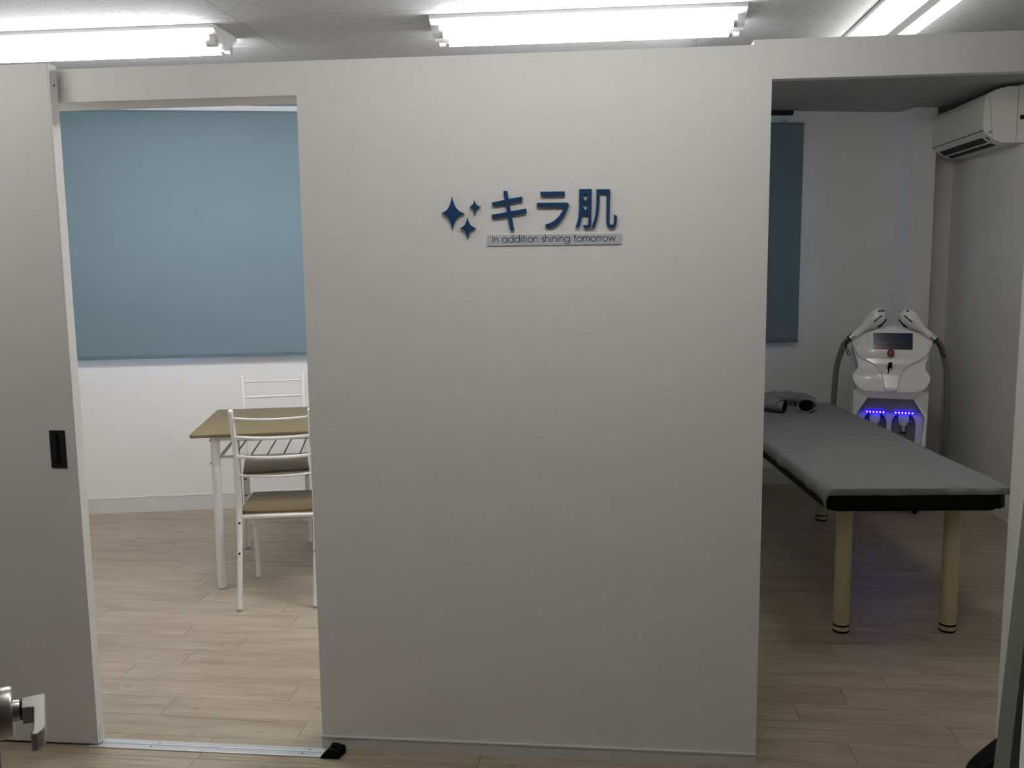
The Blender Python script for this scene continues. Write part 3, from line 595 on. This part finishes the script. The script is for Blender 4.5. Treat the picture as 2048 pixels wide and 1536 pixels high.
puffy(shield, [(0.93, -0.13), (1.0, -0.10), (1.0, -0.012), (0.985, -0.003), (0.955, 0.0)]).build('control_head', MWHITE, mc, 40)
vase = spline2([HF(*q) for q in mirror([(1786, 661), (1812, 664), (1836, 675), (1852, 690), (1858, 704), (1851, 718), (1834, 728), (1818, 736), (1808, 747), (1802, 762), (1799, 778), (1796, 785), (1786, 786)])], 3)
fp = puffy(vase, [(1.0, -0.004), (1.0, 0.006), (0.985, 0.013), (0.955, 0.016)]).build('front_panel', MWHITE, mc, 50)
def on_panel(name, px0, px1, py0, py1, d0, d1, m, parent=mc):
    a0, b1 = HF(px0, py0); a1, b0 = HF(px1, py1)
    vs = [HP(a, b, d) for d in (d0, d1) for a, b in ((a0, b0), (a1, b0), (a1, b1), (a0, b1))]
    return MB().add(vs, [(3,2,1,0),(4,5,6,7),(0,1,5,4),(1,2,6,5),(2,3,7,6),(3,0,4,7)]).build(name, m, parent)
bz = on_panel('screen_bezel', 1747.5, 1826.5, 672.5, 707.0, 0.014, 0.0195, MWHITE)
sc = on_panel('screen', 1748.5, 1825.5, 674.0, 706.0, 0.0185, 0.0205, SCREEN)
for (p0, p1, q0, q1) in ((1759, 1815, 691.5, 696), (1756, 1779, 698, 703), (1782, 1815, 698, 703)): on_panel('menu_bar', p0, p1, q0, q1, 0.0205, 0.0208, SCRBAR, sc)
def knob(name, px, py, prof, m, parent=mc, n=18):
    a, b = HF(px, py); vs = []; fs = []
    for r, d in prof: vs += [HP(a+r*math.cos(2*PI*k/n), b+r*math.sin(2*PI*k/n), d) for k in range(n)]
    for i in range(len(prof)-1): fs += [(i*n+k, i*n+(k+1) % n, (i+1)*n+(k+1) % n, (i+1)*n+k) for k in range(n)]
    fs.append(tuple((len(prof)-1)*n+k for k in range(n)))
    return MB().add(vs, fs).build(name, m, parent, 40)
eb = knob('emergency_button', 1784, 714, [(0.010, 0.012), (0.010, 0.028), (0.019, 0.030), (0.021, 0.037), (0.018, 0.044), (0.010, 0.047)], RED)
knob('button_ring', 1784, 716, [(0.021, 0.012), (0.021, 0.020), (0.012, 0.021)], BRASS, eb)
ks = knob('key_switch', 1783, 741, [(0.017, 0.012), (0.017, 0.019), (0.010, 0.020)], BRASS)
a_, b_ = HF(1783, 738)
MB().add([HP(a_+x, b_+y, d) for d in (0.020, 0.036) for x, y in ((-0.012, -0.010), (0.010, -0.012), (0.012, 0.018), (-0.008, 0.018))], [(3,2,1,0),(4,5,6,7),(0,1,5,4),(1,2,6,5),(2,3,7,6),(3,0,4,7)]).add(
    [HP(a_-0.008+x, b_-0.034+y, d) for d in (0.022, 0.026) for x, y in ((-0.003, -0.012), (0.003, -0.012), (0.004, 0.026), (-0.003, 0.026))], [(3,2,1,0),(4,5,6,7),(0,1,5,4),(1,2,6,5),(2,3,7,6),(3,0,4,7)]).build('key', BLACKR, ks)
# trunk
MB().box(-0.222, 0.222, -0.015, 0.225, 0.17, 0.985, 0.05).build('rear_housing', MWHITE, mc, 40)
opening = [(-0.165, 0.30), (0.165, 0.30), (0.188, 0.585), (0.126, 0.690), (-0.126, 0.690), (-0.188, 0.585)]
MB().prism([[(-0.185, 0.10), (0.185, 0.10), (0.203, 0.60), (0.203, 0.735), (-0.203, 0.735), (-0.203, 0.60)], opening], lambda a, b, d: (a, d - (0.02 if b > 0.7 else 0.0)*(1 if d < -0.1 else 0), b), -0.185, -0.03).build('front_housing', MWHITE, mc)
MB().add([(-0.128, -0.183, 0.692), (0.128, -0.183, 0.692), (0.192, -0.148, 0.606), (-0.192, -0.148, 0.606), (-0.128, -0.06, 0.692), (0.128, -0.06, 0.692), (0.192, -0.06, 0.600), (-0.192, -0.06, 0.600)],
    [(0,1,2,3),(7,6,5,4),(0,4,5,1),(1,5,6,2),(2,6,7,3),(3,7,4,0)]).build('hood_lining', MGREY, mc)
# pale socket panel, with two arched bays
bay = lambda cx: [(cx-0.062, 0.31), (cx+0.062, 0.31), (cx+0.066, 0.52)] + [(cx+0.066*math.cos(t), 0.535+0.068*math.sin(t)) for t in [PI*i/10 for i in range(0, 11)]] + [(cx-0.066, 0.52)]
MB().prism([[(-0.165, 0.30), (0.165, 0.30), (0.188, 0.607), (-0.188, 0.607)], bay(-0.079), bay(0.079)], lambda a, b, d: (a, d-0.10*(0.607-b), b), -0.135, -0.10).build('socket_panel', MLILAC, mc)
MB().box(-0.165, 0.165, -0.098, -0.09, 0.30, 0.606).build('bay_back', MGREY, mc)
for cx in (-0.079, 0.079):
    sk = MB().box(cx-0.058, cx+0.058, -0.160, -0.146, 0.598, 0.612, 0.002).build('light_bar', LEDB, mc)
    for i in range(6): MB().sphere((cx-0.046+i*0.0184, -0.160, 0.605), 0.0040, 8, 6).build('led', LEDW, sk)
    n_ = MB(); prof = [(0.600, 0.030, 0.020), (0.575, 0.031, 0.022), (0.550, 0.029, 0.022), (0.535, 0.024, 0.020), (0.525, 0.020, 0.017)]
    for z, hw, hd in prof: n_.v += [(cx+hw*math.cos(2*PI*(k+0.5)/8)*1.05, -0.128+hd*math.sin(2*PI*(k+0.5)/8), z) for k in range(8)]
    for i in range(len(prof)-1): n_.f += [(i*8+k, i*8+(k+1) % 8, (i+1)*8+(k+1) % 8, (i+1)*8+k) for k in range(8)]
    n_.f += [tuple(range(8)), tuple(32+k for k in range(8))]
    cn = n_.build('connector', MLILAC, mc, 50)
    MB().cyl((cx, -0.128, 0.490), (cx, -0.128, 0.526), 0.0145).build('coupling', CHROME, cn, 40)
    MB().cyl((cx, -0.128, 0.482), (cx, -0.128, 0.490), 0.0165).build('coupling_ring', BLACKR, cn, 40)
    MB().tube(smooth_path([(cx, -0.128, 0.484), (cx, -0.132, 0.43), (cx*0.8, -0.125, 0.36), (cx*0.6, -0.10, 0.305)]), 0.011).build('plug_hose', HOSE, mc, 50)
    for x in (-0.042, 0.042): MB().sphere((cx+x, -0.128, 0.552), 0.0022).build('indicator', LEDB, sk)
MB().box(-0.20, 0.20, -0.19, 0.22, 0.085, 0.175, 0.025).build('base', MGREY, mc, 40)
for x in (-0.16, 0.16):
    for y in (-0.15, 0.18):
        k = MB().box(x-0.014, x+0.014, y-0.018, y+0.018, 0.055, 0.088).cyl((x, y, 0.06), (x, y, 0.09), 0.012).build('caster_fork', METAL, mc)
        MB().cyl((x-0.011, y+0.008, 0.030), (x+0.011, y+0.008, 0.030), 0.030, 20).build('caster_wheel', BLACKR, k, 40)
# handpieces resting on the shoulders of the head
for sx in (-1, 1):
    cradle = MB().prism([[(sx*0.135, 0.97), (sx*0.195, 0.97), (sx*0.165, 1.075), (sx*0.115, 1.105), (sx*0.105, 1.07)]], lambda a, b, d: (a, d, b), -0.03, 0.03).build('handpiece_cradle', MWHITE, mc)
    P0 = Vector((sx*0.214, -0.075, 1.048)); P1 = Vector((sx*0.064, -0.055, 1.180))
    D = (P1-P0); L_ = D.length; D.normalize(); prof = [(0, 0.020), (0.12, 0.021), (0.25, 0.021), (0.38, 0.024), (0.52, 0.036), (0.66, 0.047), (0.82, 0.051), (0.96, 0.046), (1.07, 0.032), (1.12, 0.012)]
    off = Vector((sx*0.10, 0, 0.0))
    pts = [P0 + D*L_*t for t, r in prof]
    hp_ = MB().tube(pts, [r for t, r in prof], 16, flat=1.0, up=(0, 1, 0)).build('handpiece', MWHITE, mc, 50)
    Nn = Vector((-D.z*sx, 0, D.x*sx)); Nn = Nn if Nn.z < 0 else -Nn               # towards the inner underside
    q0 = P0 + D*L_*0.66 + Nn*0.038; q1 = P0 + D*L_*1.0 + Nn*0.036
    MB().tube([q0, q0+(q1-q0)*0.3, q1], [0.014, 0.022, 0.014], 10, up=(0, 1, 0)).build('treatment_tip', BLACKR, hp_, 50)
    c0 = P0 + D*L_*0.70 + Vector((0, -0.049, 0)) + Nn*0.008; c1_ = P0 + D*L_*0.98 + Vector((0, -0.046, 0)) + Nn*0.008
    MB().tube([c0, c1_], 0.0042, 8).build('blue_stripe', DBLUE, hp_, 50)
    t0 = P0 + D*L_*0.98 + Vector((0, -0.038, 0)) - Nn*0.026
    MB().tube([t0, t0 + Vector((-sx*0.035 if sx < 0 else -0.012, -0.004, 0.004))], 0.0040, 8).build('blue_stripe', DBLUE, hp_, 50)
    MB().cyl(P0 - D*0.026, P0 + D*0.004, 0.0215, 18).build('metal_collar', CHROME, hp_, 40)
    MB().cyl(P0 - D*0.034, P0 - D*0.026, 0.0195, 18).build('collar_ring', BLACKR, hp_, 40)
    h0 = P0 - D*0.03
    hs = smooth_path([h0, h0 + Vector((sx*0.026, 0.0, -0.030)), (sx*0.278, -0.07, 0.955), (sx*0.302, -0.065, 0.86), (sx*0.312, -0.06, 0.70), (sx*0.318, -0.05, 0.50), (sx*0.312, -0.02, 0.34), (sx*0.270, 0.06, 0.26), (sx*0.205, 0.10, 0.25)], 10)
    MB().tube(hs, [0.0165+0.0008*(i % 2) for i in range(len(hs))], 12).build('hose', HOSE, mc, 30)
    k0 = P0 - D*0.02 + Vector((sx*0.012, -0.02, -0.01))
    lo = [k0, k0+Vector((sx*0.012 - 0.02*(1-sx)/2*0, -0.008, -0.035)), k0+Vector((sx*0.030 if sx > 0 else 0.010, -0.010, -0.080)), k0+Vector((sx*0.044 if sx > 0 else 0.004, -0.010, -0.092)), k0+Vector((sx*0.042 if sx > 0 else -0.006, -0.010, -0.075)), k0+Vector((sx*0.018, -0.008, -0.03)), k0]
    MB().tube(smooth_path(lo, 5), 0.0022, 6).build('key_loop', BLACKR, hp_, 50)

# ================================================================== AIR CONDITIONER
ac = empty('air_conditioner', (2.27, 5.842, 2.128), 0, 'white wall-mounted air conditioner high on the right wall of the treatment room', 'air conditioner')
prof = [(0, 0), (-0.115, 0), (-0.165, 0.022), (-0.213, 0.062), (-0.218, 0.070), (-0.218, 0.235), (-0.205, 0.262), (-0.165, 0.285), (-0.10, 0.300), (0, 0.300)]
MB().prism([prof], lambda a, b, d: (a, d, b), -0.395, 0.405).build('body', ACW, ac)
MB().prism([[(-0.2205, 0.072), (-0.2225, 0.08), (-0.2225, 0.232), (-0.209, 0.262), (-0.203, 0.258), (-0.214, 0.232), (-0.214, 0.074)]], lambda a, b, d: (a, d, b), -0.400, 0.408).build('front_cover', ACW, ac)
MB().box(-0.2195, -0.2170, -0.396, 0.406, 0.066, 0.0715).build('cover_seam', ACSEAM, ac)
MB().add([(-0.168, -0.3955, 0.0235), (-0.1665, -0.3965, 0.0235), (-0.193, -0.3965, 0.245), (-0.1945, -0.3965, 0.245)], [(0, 1, 2, 3)]).build('side_seam', ACSEAM, ac)
MB().box(-0.045, -0.0435, -0.3962, -0.394, 0.004, 0.298).build('side_seam', ACSEAM, ac)
# the air outlet lies on the sloping underside
def AF(t, y, d): # t: 0..1 down the slope from the front lip, d outwards
    p0 = Vector((-0.213, 0, 0.062)); p1 = Vector((-0.165, 0, 0.022)); p2 = Vector((-0.115, 0, 0.0)); p3 = Vector((-0.06, 0, 0.0))
    t *= 3; i = min(int(t), 2); a_, b_ = ((p0, p1), (p1, p2), (p2, p3))[i]; q = a_+(b_-a_)*(t-i); n = Vector((-(b_-a_).z, 0, (b_-a_).x)).normalized(); n = n if n.z < 0 else -n
    q = q+n*d; return (q.x, y, q.z)
def strip(name, t0, t1, y0, y1, d, m, n=6):
    mb = MB(); ts = [t0+(t1-t0)*i/n for i in range(n+1)]
    vs = [AF(t, y, dd) for t in ts for y in (y0, y1) for dd in (0.0, d)]
    mb.v = vs
    for i in range(n):
        b = i*4; mb.f += [(b+1, b+3, b+7, b+5), (b, b+4, b+6, b+2), (b, b+1, b+5, b+4), (b+2, b+6, b+7, b+3)]
    mb.f += [(0, 2, 3, 1), (n*4, n*4+1, n*4+3, n*4+2)]
    return mb.build(name, m, ac)
strip('air_slot', 0.18, 0.42, -0.30, 0.37, 0.0010, DARK); strip('air_slot', 0.47, 0.74, -0.30, 0.37, 0.0010, DARK)
strip('air_vane', 0.42, 0.47, -0.31, 0.38, 0.0050, ACW)
strip('display', 0.20, 0.34, -0.365, -0.335, 0.0008, ACSEAM, 2)
for z in (0.052, 0.060): MB().box(-0.190, -0.174, -0.3958, -0.394, z, z+0.004).build('vent_mark', DARK, ac)
MB().lathe([(0.013, -0.001), (0.013, 0.001)], (-0.018, -0.3955, 0.135), 14, 'y').build('pipe_plug', DARK, ac)

# ================================================================== CURTAIN
cu = empty('curtain', (0.815, 1.93, 0.04), 0, 'grey-green curtain hanging at the right edge of the picture', 'curtain')
NX, NZ = 260, 24; vs = []
for j in range(NZ+1):
    z = 2.10*j/NZ
    for i in range(NX+1):
        t = i/NX; x = 1.36*t
        lean = 0.036*max(0.0, min(1.0, (z-0.30)/0.75))*(1-t)
        y = 0.024*math.sin(x*2*PI/0.050+2.6+0.2*math.sin(z*1.7))+0.006*math.sin(x*41+z)
        vs.append((x+lean+0.008*math.sin(x*2*PI/0.050+0.6), y, z))
cs = MB().add(vs, [(j*(NX+1)+i, j*(NX+1)+i+1, (j+1)*(NX+1)+i+1, (j+1)*(NX+1)+i) for j in range(NZ) for i in range(NX)]).build('fabric', CURT, cu, 80)
cs.modifiers.new('thickness', 'SOLIDIFY').thickness = 0.0018
MB().cyl((-0.02, 0, 2.115), (1.453, 0, 2.115), 0.011, 12).build('rail', METAL, cu, 40)
for i in range(12): MB().tube([(0.04+i*0.12+0.018*math.cos(q), 0.0, 2.110+0.020*math.sin(q)) for q in [2*PI*k/14 for k in range(15)]], 0.0022, 6).build('ring', METAL, cu, 60)

# ================================================================== BLACK BAG
bg = empty('black_bag', (1.112, 2.40, 0), math.radians(-8), 'black soft bag on the floor half hidden by the grey curtain', 'bag')
n, m = 28, 14; vs = []; fs = []
for j in range(m+1):
    v = j/m; z = 0.262*v
    w = 0.155*(0.92+0.10*math.sin(PI*min(1, v*1.2)))*(1-0.62*max(0, (v-0.45)/0.55)**1.8); d = 0.085*(1-0.75*max(0, (v-0.35)/0.65)**1.5)
    for i in range(n):
        t = 2*PI*i/n; c_, s_ = math.cos(t), math.sin(t)
        cr = 1+0.03*math.sin(5*t+6*v)+0.02*math.sin(9*t-11*v)
        vs.append((w*cr*math.copysign(abs(c_)**0.6, c_), d*cr*math.copysign(abs(s_)**0.6, s_), z))
for j in range(m):
    for i in range(n): fs.append((j*n+i, j*n+(i+1) % n, (j+1)*n+(i+1) % n, (j+1)*n+i))
fs += [tuple(reversed(range(n))), tuple(m*n+i for i in range(n))]
MB().add(vs, fs).build('body', BAGM, bg, 60)
MB().tube(smooth_path([(-0.125, -0.085, 0.10), (-0.160, -0.095, 0.150), (-0.136, -0.090, 0.202), (-0.095, -0.070, 0.232), (-0.040, -0.045, 0.250)], 6), 0.011, 10, flat=0.6).build('strap', BAGM, bg, 60)
MB().tube(smooth_path([(-0.06, 0.04, 0.22), (-0.04, 0.035, 0.275), (0.03, 0.03, 0.292), (0.09, 0.035, 0.270), (0.10, 0.04, 0.22)], 6), 0.010, 10, flat=0.6).build('handle', BAGM, bg, 60)
MB().sphere((-0.078, -0.03, 0.262), 0.006, 10, 7).build('zip_pull', CHROME, bg, 60)

# ================================================================== ENTRANCE DOOR
d2 = empty('door_2', (-0.7599, 1.0075, 0.0), math.radians(32.7), 'grey entrance door standing open at the left edge with a lever handle', 'door'); d2['kind'] = 'structure'
MB().box(-0.037, 0.0, -0.76, 0.068, 0.006, 2.05, 0.001).build('leaf', GREYDOOR, d2)
MB().box(-0.0375, 0.0008, 0.048, 0.0688, 0.006, 2.05).build('edge_strip', NAVYEDGE, d2)
HZ = 0.951
lv = MB().prism([[(0.034, 0.012), (0.060, 0.012), (0.060, -0.078), (0.0592, -0.086), (0.0565, -0.093), (0.051, -0.099), (0.047, -0.100), (0.0445, -0.096), (0.0465, -0.090), (0.047, -0.080), (0.047, -0.026), (0.0455, -0.0225), (0.042, -0.021), (0.034, -0.021)]], lambda a, b, d: (a, b, d), HZ-0.011, HZ+0.011).build('lever_handle', METAL, d2)
mdv = lv.modifiers.new('edge', 'BEVEL'); mdv.width = 0.0015; mdv.segments = 2; mdv.limit_method = 'ANGLE'
MB().lathe([(0.0, 0.0), (0.032, 0.0), (0.032, 0.021), (0.0305, 0.0235), (0.014, 0.0235), (0.013, 0.030), (0.011, 0.035)], (0, 0, HZ), 32, 'x').build('rosette', METAL, lv, 35)
MB().lathe([(0.0128, 0.0310), (0.0128, 0.0342)], (0, 0, HZ), 20, 'x').build('collar', BRONZE, lv, 40)
